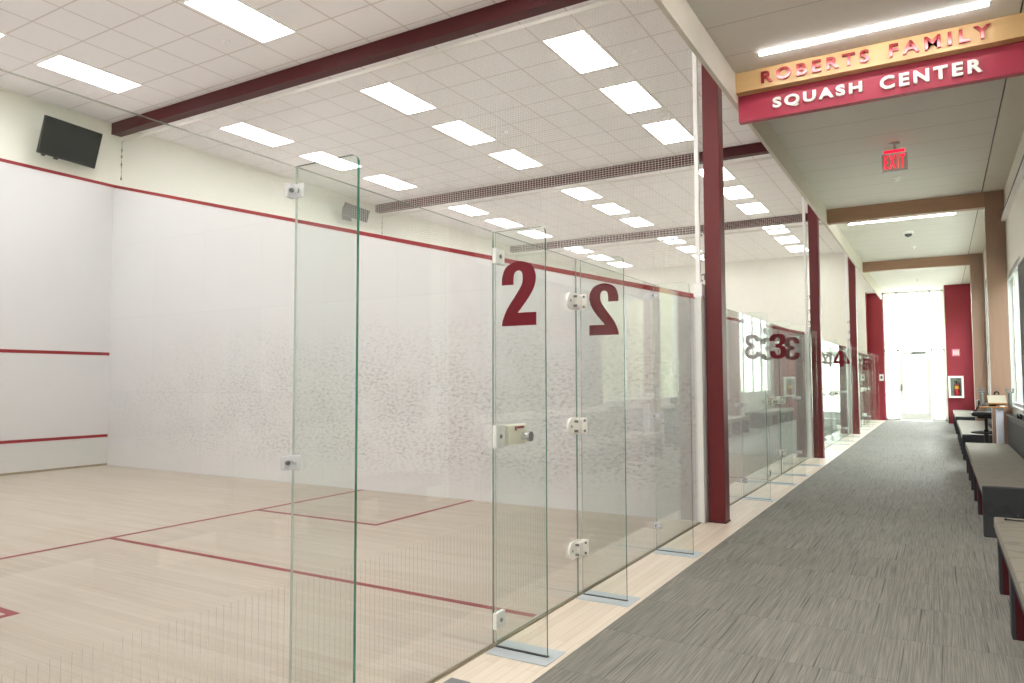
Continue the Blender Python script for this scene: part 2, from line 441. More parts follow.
m = MB(); m.box(WX-.05, WX, 7.3, 13.3, 3.80, 3.86)
struct('trim_shade_rail', m, M['rail_dark'])
struct('trim_shade_rail_lip', bx(WX-.055, WX, 7.3, 13.3, 3.765, 3.80), M['white'])

# end wall: maroon returns and glazed entrance
struct('wall_end_left', bx(GX-.1, -1.62, END, END+.15, 0, CZ), M['maroon_wall'])
struct('wall_end_return', bx(GX-.14, GX-.1, 26.8, END+.15, 0, CZ), M['maroon_wall'])
struct('wall_end_right', bx(.16, WX, 26.05, 26.2, 0, CZ), M['maroon_wall'])
struct('wall_end_right_return', bx(.13, .16, 26.05, END+.15, 0, CZ), M['cream'])
m = MB()
for x in (-1.60, -1.21, -.25, .105): m.box(x-.025, x+.025, END+.02, END+.12, 0, CZ)
m.box(-1.62, .13, END+.02, END+.12, 2.28, 2.34); m.box(-1.62, .13, END+.02, END+.12, CZ-.06, CZ)
m.box(-1.62, -1.2, END+.02, END+.12, 0, .08); m.box(-.25, .13, END+.02, END+.12, 0, .08)
w1 = struct('window_1', m, M['alu_bloomed'])
g = MB()
for a, b, z0, z1 in ((-1.575, -1.235, .08, 2.28), (-.225, .08, .08, 2.28), (-1.575, -1.235, 2.34, CZ-.06), (-1.185, -.275, 2.34, CZ-.06), (-.225, .08, 2.34, CZ-.06)):
    slab_glass(g, a, b, END+.065, END+.073, z0, z1, 'Y', 0)
g.build('window_pane', M['window_glass'], w1)
d = MB()
d.box(-1.18, -1.07, END+.03, END+.08, .01, 2.27); d.box(-.39, -.28, END+.03, END+.08, .01, 2.27)
d.box(-1.07, -.39, END+.03, END+.08, 2.17, 2.27); d.box(-1.07, -.39, END+.03, END+.08, .01, .25)
d.box(-1.07, -.39, END+.03, END+.08, 1.02, 1.06)
door = struct('door_1', d, M['alu_bloomed'])
g = MB(); slab_glass(g, -1.07, -.39, END+.05, END+.058, .25, 2.17, 'Y', 0); g.build('door_pane', M['window_glass'], door)
h = MB(); h.bbox(-1.16, -1.12, END-.03, END+.03, .98, 1.2, .008); h.build('door_handle', M['grey_metal'], door)
h = MB(); h.bbox(-.80, -.42, END-.04, END+.03, 2.19, 2.25, .01); h.cyl((-.6, END-.02, 2.22), (-.45, END-.16, 2.23), .01); h.build('door_closer', M['grey_metal'], door)

# ------------------------------------------------------------------ ceiling beams, columns
names = {2: 'two', 3: 'three', 4: 'four', 5: 'five'}
for yb, lab in ((6.945, 'maroon steel ceiling beam nearest the camera, running over court 2 side wall'),
                (13.5, 'maroon ceiling beam seen through white net, between courts 3 and 4'),
                (19.93, 'farthest maroon ceiling beam, over the wall between courts 4 and 5')):
    xe = -1.95 if yb < 7 else SX-.05
    m = MB(); m.box(FX, xe, yb-.08, yb+.08, 5.462, CE); m.box(FX, xe, yb-.085, yb+.085, 5.455, 5.475)
    tag(m.build('ceiling_beam', M['maroon_dark'], None, (FX, yb, 5.46)), lab, 'beam', 'maroon ceiling beams', 'thing')
for i, (yc, lab) in enumerate(((6.98, 'tall maroon steel column at the end of court 2 glass wall'),
                 (13.6, 'maroon steel column between the glass walls of courts 3 and 4'),
                 (20.05, 'farthest maroon steel column, between courts 4 and 5'))):
    c = empty('steel_column', (-1.862, yc+.08, 0), lab, 'column', 'maroon columns along the corridor'); c['kind'] = 'thing'
    m = MB(); m.bbox(-1.942, -1.786, yc, yc+.17, .012, CE, .006); m.build('shaft', M['maroon'], c)
    m = MB(); m.box(-1.948, -1.780, yc-.004, yc+.174, 0, .012); m.build('base_plate', M['maroon_dark'], c)
    for z in (2.35, 2.55, 2.8):
        k = MB(); k.box(-1.955, -1.942, yc+.015, yc+.04, z-.03, z+.03); k.tube([(-1.955, yc+.03, z+.03), (-1.99, yc+.03, z+.015), (-1.995, yc+.03, z-.02), (-1.97, yc+.03, z-.04)], .006)
        k.build('net_hook', M['grey_metal'], c)

# ------------------------------------------------------------------ ceiling lights
colname = {-10.13: 'front-wall', -6.99: 'middle', -3.93: 'glass-side'}
rowname = ['nearest', 'middle', 'farthest']
starts = {1: -4.95, 2: 1.49, 3: 7.945, 4: 14.47, 5: 21.0}
proto = None
for c, ys in starts.items():
    for ci, x in enumerate(colname):
        for r in range(3):
            y = ys+1.775*r+.56
            if c == 1: lab = 'bright ceiling light panel over the court before court 2, out of view'
            else: lab = 'bright ceiling light panel over court %d, %s column, %s row' % (c, colname[x], rowname[r])
            if proto is None:
                L = empty('ceiling_light', (0, 0, CE), '', 'ceiling light')
                f = MB()
                for a in ((-.30, .30, -.585, -.56), (-.30, .30, .56, .585), (-.30, -.275, -.56, .56), (.275, .30, -.56, .56)): f.box(*a, CE-.008, CE)
                f.build('frame', M['white'], L)
                d = MB(); d.box(-.275, .275, -.56, .56, CE-.004, CE-.001); d.build('diffuser', M['lamp'], L)
                proto = L
            else: L = copy_tree(proto)
            L.location = (x, y, CE); tag(L, lab, 'ceiling light', 'recessed light panels in the hall ceiling')
    if c == 1: pass
spk = [((-7.68, 5.91), 'small round sprinkler cover beside the court 2 ceiling light at top'), ((-10.81, 5.98), 'small round sprinkler cover above the wall screen'),
       ((-3.35, 8.81), 'small round sprinkler cover near white net top, beside large ceiling light'), ((-6.37, 10.59), 'small round sprinkler cover in court 3 ceiling between two lights'), ((-7.54, 12.29), 'small round sprinkler cover by the second maroon beam')]
for (x, y), lab in spk:
    m = MB(); m.lathe([(.055, 0), (.055, -.006), (.045, -.010)], (x, y, CE)); m.lathe([(.016, -.009), (.02, -.02), (.008, -.026)], (x, y, CE), 12)
    tag(m.build('sprinkler_cover', M['white'], None, (x, y, CE)), lab, 'sprinkler', 'sprinkler heads')

# ------------------------------------------------------------------ nets above the side walls
for ya, lab in ((7.05, 'white safety net hanging above the side wall of court 2'), (13.64, 'white safety net between courts 3 and 4, behind the nearest column'), (20.2, 'farthest white safety net, between courts 4 and 5')):
    N = empty('safety_net', (-2.0, ya, 2.2), lab, 'net', 'nets between the courts')
    m = MB(); x = FX+.02; r = .0011; top = 5.40
    while x < GX-.02:
        m.box(x-r, x+r, ya-r, ya+r, wall_top(x), top); x += .034
    z = 2.25
    while z < top:
        x0 = FX+.02 if z >= 4.62 else GX-(z-2.18)/(4.62-2.18)*(GX-FX)
        m.box(x0, GX-.01, ya-r, ya+r, z-r, z+r); z += .0235
    m.build('netting', M['net_white'], N)
    m = MB(); m.bbox(FX+.02, GX, ya-.006, ya+.006, 5.365, 5.415, .003); m.build('top_tape', M['net_white'], N)
    m = MB(); m.bbox(GX-.022, GX+.022, ya-.1, ya-.06, 2.29, 5.45, .006); m.box(GX-.02, GX-.012, ya-.06, ya, 2.29, top); m.build('edge_post', M['white'], N)
    m = MB(); pts = []
    for k in range(25): pts.append((FX+.05+.006*math.sin(k*2.1), ya-.03, 5.38-.027*k))
    m.tube(pts, .005)
    for k in (6, 10, 15, 24): m.cyl((FX+.05, ya-.03, 5.38-.027*k-.018), (FX+.05, ya-.03, 5.38-.027*k+.018), .013, seg=10)
    m.build('tie_cord', M['grey_metal'], N)

# ------------------------------------------------------------------ digits
def catmull(pts):
    """pts: (x, y, corner?) closed outline -> sampled polyline, sharp at corners"""
    n = len(pts); out = []
    for i in range(n):
        p0, p1, p2, p3 = pts[(i-1) % n], pts[i], pts[(i+1) % n], pts[(i+2) % n]
        if p1[2] and p2[2]: out.append((p1[0], p1[1])); continue
        a = p1 if p1[2] else p0; b = p2 if p2[2] else p3
        for k in range(8):
            t = k/8
            q = []
            for d in (0, 1):
                m1 = (p2[d]-a[d])*.5 if not p1[2] else (p2[d]-p1[d])*.8
                m2 = (b[d]-p1[d])*.5 if not p2[2] else (p2[d]-p1[d])*.8
                q.append((2*t**3-3*t**2+1)*p1[d]+(t**3-2*t**2+t)*m1+(-2*t**3+3*t**2)*p2[d]+(t**3-t**2)*m2)
            out.append(tuple(q))
    return out
c_ = 1
DIG = {
 2: [[(0, .64, 1), (.01, .78, 0), (.09, .93, 0), (.30, 1.0, 0), (.52, .94, 0), (.61, .78, 0), (.59, .60, 0), (.48, .42, 0), (.29, .20, 1), (.62, .20, 1), (.62, .0, 1), (0, .0, 1), (.02, .10, 0), (.10, .27, 0), (.25, .47, 0), (.36, .63, 0), (.38, .75, 0), (.36, .83, 0), (.30, .855, 0), (.235, .82, 0), (.215, .73, 0), (.215, .64, 1)]],
 3: [[(0, .71, 1), (.02, .85, 0), (.12, .965, 0), (.31, 1.0, 0), (.51, .965, 0), (.61, .86, 0), (.61, .70, 0), (.56, .59, 0), (.47, .53, 1), (.58, .47, 0), (.635, .34, 0), (.62, .17, 0), (.51, .04, 0), (.31, 0, 0), (.11, .04, 0), (.01, .17, 0), (0, .31, 1), (.21, .31, 1), (.225, .20, 0), (.31, .145, 0), (.405, .20, 0), (.41, .34, 0), (.36, .42, 0), (.22, .44, 1), (.22, .59, 1), (.35, .61, 0), (.395, .71, 0), (.385, .81, 0), (.31, .855, 0), (.235, .81, 0), (.21, .71, 1)]],
 4: [[(.36, 0, 1), (.57, 0, 1), (.57, .19, 1), (.66, .19, 1), (.66, .37, 1), (.57, .37, 1), (.57, 1, 1), (.32, 1, 1), (0, .38, 1), (0, .19, 1), (.36, .19, 1)], [(.36, .37, 1), (.18, .37, 1), (.36, .74, 1)]],
 5: [[(0, .29, 1), (.21, .30, 1), (.23, .19, 0), (.31, .145, 0), (.40, .20, 0), (.42, .34, 0), (.40, .47, 0), (.31, .525, 0), (.22, .44, 1), (.02, .46, 1), (.06, 1, 1), (.58, 1, 1), (.58, .82, 1), (.235, .82, 1), (.22, .63, 1), (.36, .675, 0), (.53, .62, 0), (.63, .47, 0), (.625, .25, 0), (.54, .07, 0), (.31, 0, 0), (.11, .04, 0), (.01, .17, 0)]],
}
def curve_mesh(cu, R):
    o = bpy.data.objects.new('tmp_curve', cu); COL.objects.link(o)
    bpy.context.view_layer.update()
    dg = bpy.context.evaluated_depsgraph_get()
    me = bpy.data.meshes.new_from_object(o.evaluated_get(dg)); bpy.data.objects.remove(o)
    me.transform(R); return me
def mesh_obj(name, me, mat, parent=None, loc=None):
    me.materials.clear(); me.materials.append(mat); me.name = name
    o = bpy.data.objects.new(name, me); COL.objects.link(o)
    if parent is not None:
        o.parent = parent; o.location = -world_loc(parent)
    return o
def digit(n, x0, z0, h, w, y, flip, parent):
    cu = bpy.data.curves.new('digit', 'CURVE'); cu.dimensions = '2D'; cu.fill_mode = 'BOTH'; cu.extrude = .0008
    for pl in DIG[n]:
        p = catmull(pl); sp = cu.splines.new('POLY'); sp.points.add(len(p)-1); sp.use_cyclic_u = True
        for q, (a, b) in zip(sp.points, p):
            a = a/.63*w; q.co = ((w-a) if flip else a, b*h, 0, 1)
    R = Matrix.Translation((x0, y, z0)) @ Matrix.Rotation(PI/2, 4, 'X')
    return mesh_obj('number_decal', curve_mesh(cu, R), M['decal'], parent)

# ------------------------------------------------------------------ glass walls with fins and door
GT = 2.13
def round_fin(mb, x0, x1, y0, y1, z1, r=.03):
    pts = [(x0, .004), (x1, .004)]
    for k in range(7):
        a = PI/2*k/6; pts.append((x1-r+r*math.cos(a), z1-r+r*math.sin(a)))
    pts.append((x0, z1))
    fs = mb.prism(pts, 'Y', y0, y1, 1)
    fs[0].material_index = 0; fs[1].material_index = 0; fs[-1].material_index = 2
fin_words = ['first', 'second', 'third', 'fourth']
def court_glass(c, fins):
    y0, y1 = courts[c]; f1, f2, f3, f4 = fins; T = .012; detail = c <= 3
    spans = [('nearest fixed', y0+.004, f1-.004), ('second fixed', f1+.004, f2-.003), ('third fixed', f3-.028, f4-.004), ('farthest fixed', f4+.004, y1-.004)]
    for nm, a, b in spans:
        P = empty('partition_panel', (GX-.006, (a+b)/2, 0), '%s clear glass panel in the back wall of court %d' % (nm, c), 'glass panel', 'fixed glass panels of the court back walls')
        m = MB(); slab_glass(m, GX-T, GX, a, b, .006, GT, 'X', 1, True); m.build('pane', [M['glass'], M['edge_pale']], P)
        if c == 2 and nm in ('nearest fixed', 'second fixed'):
            m = MB(); y = a+.014
            while y < b: m.box(GX-T-.001, GX-T, y-.0009, y+.0009, .02, .63); y += .028
            m.build('frosted_stripes', M['stripe'], P)['kind'] = 'stuff'
    # door between fins two and three
    a, b = f2+.006, f3-.034
    D = empty('hinged_door', (GX-.006, (a+b)/2, 0), 'hinged clear glass door of court %d with white hinges and lock' % c, 'door', 'glass court doors'); D['kind'] = 'thing'
    m = MB(); slab_glass(m, GX-T, GX, a, b, .012, GT, 'X'); m.build('pane', [M['glass'], M['edge_mid']], D)
    if c == 2:
        m = MB(); y = a+.014
        while y < b-.4: m.box(GX-T-.001, GX-T, y-.0009, y+.0009, .02, .63); y += .028
        m.build('frosted_stripes', M['stripe'], D)['kind'] = 'stuff'
    for z in (1.85, 1.063, .30):
        # D-shaped hinge leaf on the door, square knuckle block, and plate on the fin
        pts = []
        for k in range(13):
            t = PI/2+PI*k/12; pts.append((b-.105+.052*math.cos(t)*1.05, z+.052*math.sin(t)))
        pts += [(b-.004, z-.052), (b-.004, z+.052)]
        H = MB(); H.prism(pts, 'X', GX, GX+.016); H.bbox(GX, GX+.034, b-.055, b+.002, z-.04, z+.04, .006)
        ho = H.build('hinge', M['hinge'], D)
        for dy, dz in ((-.12, .0), (-.075, .03), (-.075, -.03)):
            H = MB(); H.cyl((GX+.015, b+dy, z+dz), (GX+.037, b+dy, z+dz), .008, seg=12) if dz else H.cyl((GX+.015, b+dy, z+dz), (GX+.018, b+dy, z+dz), .008, seg=12)
            H.build('screw', M['grey_metal'], ho)
    Lk = MB(); Lk.bbox(GX, GX+.045, a+.075, a+.265, 1.01, 1.115, .006); lock = Lk.build('lock', M['lock_cream'], D)
    k = MB(); k.cyl((GX+.04, a+.215, 1.05), (GX+.085, a+.215, 1.05), .021, .019); k.cyl((GX+.085, a+.215, 1.05), (GX+.1, a+.215, 1.05), .027); k.build('lock_knob', M['chrome'], lock)
    k = MB(); k.box(GX+.045, GX+.046, a+.135, a+.155, 1.083, 1.106); k.box(GX+.045, GX+.046, a+.16, a+.235, 1.093, 1.105); k.build('red_mark', M['line_red'], lock)
    # fins
    for i, fy in enumerate(fins):
        F = empty('glass_fin', (-1.83, fy, 0), ['first glass fin of court %d, plain, nearest the camera', 'second glass fin of court %d, beside the door lock, carrying its number', 'third glass fin of court %d, at the door hinges, number reads reversed', 'fourth glass fin of court %d, plain, farthest along'][i] % c, 'glass fin', 'glass fins bracing the court back walls')
        m = MB(); round_fin(m, GX+.012, -1.692, fy-.006, fy+.006, GT-.005); m.build('pane', [M['fin_glass'], M['edge'], M['edge_pale']], F)
        p = MB(); p.bbox(GX+.013, -1.645, fy-.105, fy+.105, 0, .004, .0015, 1); bp = p.build('base_plate', M['plate_blue'], F)
        p = MB(); p.box(GX+.016, -1.688, fy-.011, fy+.011, .004, .006); p.build('slot', M['black'], bp)
        if i in (0, 3):
            for z in (2.03, 1.063, .2):
                q = MB(); q.bbox(GX, GX+.016, fy-.048, fy-.008, z-.026, z+.026, .004); q.bbox(GX+.008, GX+.062, fy-.02, fy-.008, z-.026, z+.026, .004)
                qo = q.build('clamp', M['clear_plastic'], F)
                q = MB(); q.cyl((GX+.016, fy-.032, z), (GX+.024, fy-.032, z), .008, seg=14); q.build('bolt', M['grey_metal'], qo); q = MB(); q.cyl((GX+.04, fy-.02, z), (GX+.04, fy-.028, z), .009, seg=14); q.build('bolt', M['alu'], qo)
        elif i == 1:
            for z in (2.0, 1.06, .127):
                q = MB(); q.bbox(GX, GX+.024, fy-.012, fy+.078, z-.042 if z != 1.06 else z-.06, z+.042 if z != 1.06 else z+.06, .005)
                qo = q.build('strike_plate', M['white'], F)
                q = MB(); q.cyl((GX+.024, fy+.034, z), (GX+.027, fy+.034, z), .011, seg=14); q.build('screw', M['grey_metal'], qo)
        else:
            for z in (1.85, 1.063, .30):
                q = MB(); q.bbox(GX+.012, GX+.062, fy-.028, fy-.008, z-.05, z+.05, .005); qo = q.build('hinge_bracket', M['hinge'], F)
                for dz in (-.032, .032):
                    q = MB(); q.cyl((GX+.048, fy-.028, z+dz), (GX+.048, fy-.032, z+dz), .008, seg=12); q.build('screw', M['grey_metal'], qo)
        if i == 1: digit(c, -1.943, 1.628, .33, .205, fy-.0075, False, F)
        if i == 2: digit(c, -1.935, 1.635, .33, .205, fy+.0075, True, F)
court_glass(2, (1.845, 3.206, 4.25, 5.63))
court_glass(3, (8.60, 10.03, 11.03, 12.39))
court_glass(4, (15.25, 16.65, 17.65, 19.0))
court_glass(5, (21.8, 23.2, 24.2, 25.5))
m = MB(); m.bbox(-1.955, -1.85, 2.60, 2.77, 0, .006, .002, 1)
tag(m.build('floor_box', M['grey_metal'], None, (-1.9, 2.69, 0)), 'small grey floor plate on the maple strip, at the frame bottom', 'floor plate')

# ------------------------------------------------------------------ wall screens
def tv(yc, lab, zc=5.03, hh=1.0, sm='screen', cm='black'):
    t = empty('wall_screen', (FX+.30, yc, zc), lab, 'television', 'screens on the front wall')
    R = Matrix.Rotation(math.radians(7), 4, 'Z') @ Matrix.Rotation(math.radians(17), 4, 'Y') @ Matrix.Diagonal((1, 1, hh, 1))
    m = MB(); m.bbox(-.03, .02, -.46, .46, -.285, .285, .008); o = m.build('casing', M[cm], None); o.parent = t; o.matrix_basis = R
    m = MB(); m.box(.02, .0215, -.445, .445, -.265, .27); o = m.build('screen', M[sm], None); o.parent = t; o.matrix_basis = R
    m = MB(); m.bbox(-.02, .01, -.39, -.34, -.31, -.285, .004); m.bbox(-.02, .01, -.2, -.14, -.31, -.285, .004); o = m.build('sensor', M['black'], None); o.parent = t; o.matrix_basis = R
    m = MB(); m.box(-.30, -.285, -.15, .15, -.15, .15); m.bbox(-.29, -.04, -.04, .04, -.04, .04, .008); m.bbox(-.30, -.22, .44, .50, -.06, .0, .01); m.build('wall_bracket', M['grey_metal'], None).parent = t
tv(6.06, 'black wall-mounted screen high on the front wall of court 2, tilted down')
tv(12.42, 'short grey wall-mounted unit on court 3 front wall, above red line', 5.21, .5, 'ledge_grey', 'ledge_grey')  # casing and screen face both plain grey, half height

# ------------------------------------------------------------------ portals
for yp, lab in ((13.36, 'wooden portal frame across the corridor past the exit sign'), (19.9, 'farther wooden portal frame across the corridor, near glazed entrance')):
    P = empty('wood_portal', (.78, yp+.12, 0), lab, 'portal frame', 'wooden portal frames'); P['kind'] = 'thing'
    m = MB(); m.box(SX, .66, yp, yp+.16, 4.022, CZ-.001); m.build('cross_beam', M['portal_beam'], P)
    m = MB(); m.box(.66, .912, yp, yp+.24, .004, 3.17); m.box(.66, .912, yp, yp+.24, 3.176, CZ-.001); m.box(.664, .908, yp+.004, yp+.236, 3.17, 3.176); m.build('post', M['portal_post'], P)
P = empty('wood_portal', (.78, 7.2, 0), 'wooden portal post beside the nearest bench, mostly outside the frame', 'portal frame', 'wooden portal frames'); P['kind'] = 'thing'
m = MB(); m.box(.70, .912, 6.92, 7.14, .004, 4.0); m.build('post', M['portal_post'], P)

# ------------------------------------------------------------------ entrance sign
SG = empty('hanging_sign', (-.47, 6.98, 4.0), 'wide golden wood and maroon sign with raised letters across the corridor', 'sign')
m = MB(); m.box(SX, .91, 6.92, 7.16, 4.068, CZ-.001); m.build('wood_board', M['sign_wood'], SG)
m = MB(); m.box(SX, .69, 7.02, 7.10, 3.815, 4.067); m.build('maroon_board', M['sign_maroon'], SG)
def lettering(txt, x0, x1, z0, h, y, mat, parent, track, ext, off):
    cu = bpy.data.curves.new('txt', 'FONT'); cu.body = txt; cu.space_character = track; cu.space_word = 1.35; cu.extrude = ext; cu.offset = off; cu.bevel_depth = .003; cu.bevel_resolution = 1
    me = curve_mesh(cu, Matrix.Identity(4))
    xs = [v.co.x for v in me.vertices]; yy = [v.co.y for v in me.vertices]; zs = [v.co.z for v in me.vertices]
    sx = (x1-x0)/(max(xs)-min(xs)); sy = h/(max(yy)-min(yy))
    R = Matrix.Translation((x0, y, z0)) @ Matrix.Rotation(PI/2, 4, 'X') @ Matrix.Diagonal((sx, sy, 1, 1)) @ Matrix.Translation((-min(xs), -min(yy), -min(zs)))
    me.transform(R); return mesh_obj('lettering', me, mat, parent)
lettering('ROBERTS', -1.362, -.455, 4.108, .112, 6.921, M['letter_red'], SG, 1.42, .010, .022)
lettering('FAMILY', -.30, .432, 4.108, .112, 6.921, M['letter_red'], SG, 1.42, .010, .022)
lettering('SQUASH', -1.282, -.523, 3.872, .116, 7.021, M['letter_white'], SG, 1.32, .010, .036)
lettering('CENTER', -.385, .372, 3.872, .116, 7.021, M['letter_white'], SG, 1.32, .010, .036)

# exit sign
EX = empty('exit_sign', (-.41, 10.0, 4.26), 'illuminated red EXIT sign hanging from the corridor ceiling', 'exit sign')
m = MB(); m.bbox(-.53, -.30, 9.975, 10.035, 4.13, 4.175, .006); m.cyl((-.41, 10.0, 4.17), (-.41, 10.0, 4.26), .018); m.lathe([(.06, 4.26), (.06, 4.245), (.03, 4.235)], (-.41, 10.0, 0)); m.build('housing', M['alu'], EX)
m = MB(); m.box(-.555, -.272, 10.0, 10.008, 3.915, 4.13); m.build('panel', M['acrylic'], EX)
o = lettering('EXIT', -.525, -.30, 3.945, .165, 9.993, M['exit_red'], EX, 1.35, .001, .012)
m = MB(); m.box(-.555, -.272, 9.994, 10.014, 3.905, 3.917); m.build('bottom_rail', M['alu'], EX)
m = MB(); m.box(-.53, -.30, 9.972, 9.975, 4.135, 4.17); m.build('lamp_strip', M['exit_red'], EX)

# linear lights; the overhead ones are unseen additions brightening the near corridor
for y, x0, x1, lab in ((6.60, -1.31, .405, 'long thin linear ceiling light just before the hanging sign'), (5.0, -1.31, .405, 'added unseen linear light overhead, brightens the near corridor'), (3.4, -1.31, .405, 'added unseen linear light overhead, brightens the near corridor'), (1.8, -1.31, .405, 'added unseen linear light overhead, brightens the near corridor'), (.2, -1.31, .405, 'added unseen linear light overhead, brightens the near corridor'), (-2.9, -1.31, .405, 'added unseen linear light overhead, brightens the near corridor'), (14.8, -1.4, .3, 'long linear ceiling light behind the first wooden portal')):
    L = empty('linear_light', ((x0+x1)/2, y, CZ), lab, 'ceiling light', 'linear corridor lights')
    dz = .30 if 'overhead' in lab and y < 4.5 else 0
    m = MB(); m.box(x0-.02, x0, y-.014, y+.014, CZ-.02-dz, CZ-dz); m.box(x1, x1+.02, y-.014, y+.014, CZ-.02-dz, CZ-dz); m.box(x0, x1, y-.003 if dz else y-.012, y+.003 if dz else y+.012, CZ-.002-dz, CZ-dz)
    if dz:
        for xx in (x0+.2, x1-.2): m.cyl((xx, y, CZ-dz), (xx, y, CZ), .003, seg=8)
    m.build('housing', M['alu'], L)
    h2 = .04 if dz else .012
    m = MB(); m.bbox(x0, x1, y-h2, y+h2, CZ-.020-dz, CZ-.0025-dz, .003); m.build('diffuser', M['linear'], L)
for (x, y, kind, lab) in ((-.46, 11.73, 0, 'small white sprinkler head below the EXIT sign'), (-.43, 18.1, 0, 'small white sprinkler head farther along the corridor ceiling'), (-.47, 16.2, 1, 'round white ceiling detector with dark lens, behind first wooden portal'), (-.5, 24.2, 0, 'small sprinkler head on the ceiling near the glazed entrance')):
    m = MB()
    if kind == 0:
        m.lathe([(.05, 0), (.05, -.008), (.035, -.014)], (x, y, CZ)); m.cyl((x, y, CZ-.01), (x, y, CZ-.05), .012); m.lathe([(.03, -.05), (.03, -.054), (.004, -.056)], (x, y, CZ), 12)
        tag(m.build('ceiling_sprinkler', M['white'], None, (x, y, CZ)), lab, 'sprinkler', 'sprinkler heads')
    else:
        D = empty('ceiling_detector', (x, y, CZ), lab, 'detector')
        m.lathe([(.09, CZ), (.09, CZ-.03), (.075, CZ-.05)], (x, y, 0)); m.build('base', M['white'], D)
        m = MB(); m.lathe([(.07, CZ-.05), (.055, CZ-.09), (.02, CZ-.105)], (x, y, 0)); m.build('lens', M['rail_dark'], D)

# ------------------------------------------------------------------ benches
def bench(y0, y1, lab, legs, end_panel):
    x0, x1, zt = .275, .80, .43
    B = empty('bench', ((x0+x1)/2, (y0+y1)/2, 0), lab, 'bench', 'upholstered corridor benches')
    m = MB(); m.bbox(x0, x1, y0+(.0905 if end_panel else 0), y1, .355, zt, .012, 3); m.build('seat_top', M['bench_fabric'], B)
    m = MB(); m.box(x0+.004, x1-.004, y0+(.092 if end_panel else .004), y1-.004, .325, .356); m.build('seat_rail', M['bench_side'], B)
    for y in legs:
        m = MB(); m.box(x0+.02, x1-.02, y, y+.12, .004, .326); lg = m.build('leg', M['leg_maroon'], B)
        m = MB(); m.box(x0+.004, x0+.02, y, y+.12, .004, .326); m.build('front_strip', M['bench_side'], lg)
    if end_panel:
        m = MB(); m.bbox(x0, x1, y0, y0+.09, .004, zt, .008); m.build('end_panel', M['bench_side'], B)
    return B
bench(.7, 5.89, 'nearest grey upholstered bench at the frame edge, black glasses on it', [5.54, 4.62, 3.69, 2.76, 1.83, .9], False)
bench(7.467, 12.58, 'grey upholstered bench with solid grey end, second along the window wall', [8.66, 9.60, 10.54, 11.49, 12.4], True)
bench(14.35, 19.4, 'third grey bench along the window wall, behind the stool', [15.5, 16.4, 17.35, 18.3, 19.2], True)
bench(21.1, 25.9, 'farthest grey bench, below the maroon end wall', [22.2, 23.1, 24.0, 24.9, 25.7], True)

# glasses on the nearest bench
m = MB(); z = .438
m.tube([(.335, 5.765, z+.004), (.35, 5.755, z), (.40, 5.745, z), (.455, 5.715, z+.006)], .0045)
m.bbox(.327, .345, 5.752, 5.775, .431, .446, .004)
gl = m.build('glasses', M['black'], None, (.4, 5.74, .43)); tag(gl, 'thin black glasses lying on the far end of the nearest bench', 'glasses')
for cx, cy in ((.475, 5.77), (.53, 5.82)):
    m = MB(); m.tube([(cx+.026*math.cos(a)*.8, cy+.026*math.cos(a)*.8, .458+.024*math.sin(a)) for a in [2*PI*k/16 for k in range(16)]], .004, closed=True)
    m.build('rim', M['black'], gl)
m = MB(); m.tube([(.418, 5.80, .45), (.41, 5.80, .45), (.405, 5.79, .462), (.412, 5.775, .465), (.42, 5.775, .452)], .005); m.build('strap', M['black'], gl)

# grey slatted convector along the windows and items on it
for a, b, lab in ((7.4, 13.1, 'dark grey slatted convector ledge behind the second bench'), (14.5, 19.7, 'grey slatted convector ledge behind the third bench')):
    Cv = empty('convector', (.87, (a+b)/2, 0), lab, 'convector', 'convectors under the windows')
    m = MB(); m.box(.842, WX-.003, a, b, .004, .80); m.build('casing', M['ledge_grey'], Cv)
    m = MB(); y = a+.03
    while y < b-.02: m.box(.83, .842, y, y+.03, .06, .76); y += .06
    m.build('slats', M['ledge_grey'], Cv)['kind'] = 'stuff'
    m = MB(); m.bbox(.822, WX-.003, a, b, .80, .83, .006); m.build('top', M['ledge_grey'], Cv)
m = MB(); m.bbox(.84, .90, 11.6, 11.95, .831, .90, .025, 3); m.bbox(.845, .895, 11.95, 12.15, .831, .875, .02, 3); m.tube([(.87, 11.65, .88), (.85, 11.55, .90), (.86, 11.45, .87), (.87, 11.40, .84)], .008)
tag(m.build('sports_bag', M['black'], None, (.87, 11.8, .83)), 'small black item lying on the grey window ledge behind the bench', 'bag')
B = empty('wall_board', (WX, 9.0, 1.85), 'large dark grey board on the window wall at the right frame edge', 'board')
m = MB(); m.box(WX-.02, WX, 7.35, 11.30, .96, 2.78); m.build('panel', M['panel_grey'], B)
m = MB()
for q in ((7.32, 7.35, .93, 2.81), (11.30, 11.33, .93, 2.81)): m.box(WX-.025, WX, *q)
m.box(WX-.025, WX, 7.35, 11.30, 2.78, 2.81); m.box(WX-.025, WX, 7.35, 11.30, .93, .96); m.build('frame', M['rail_dark'], B)

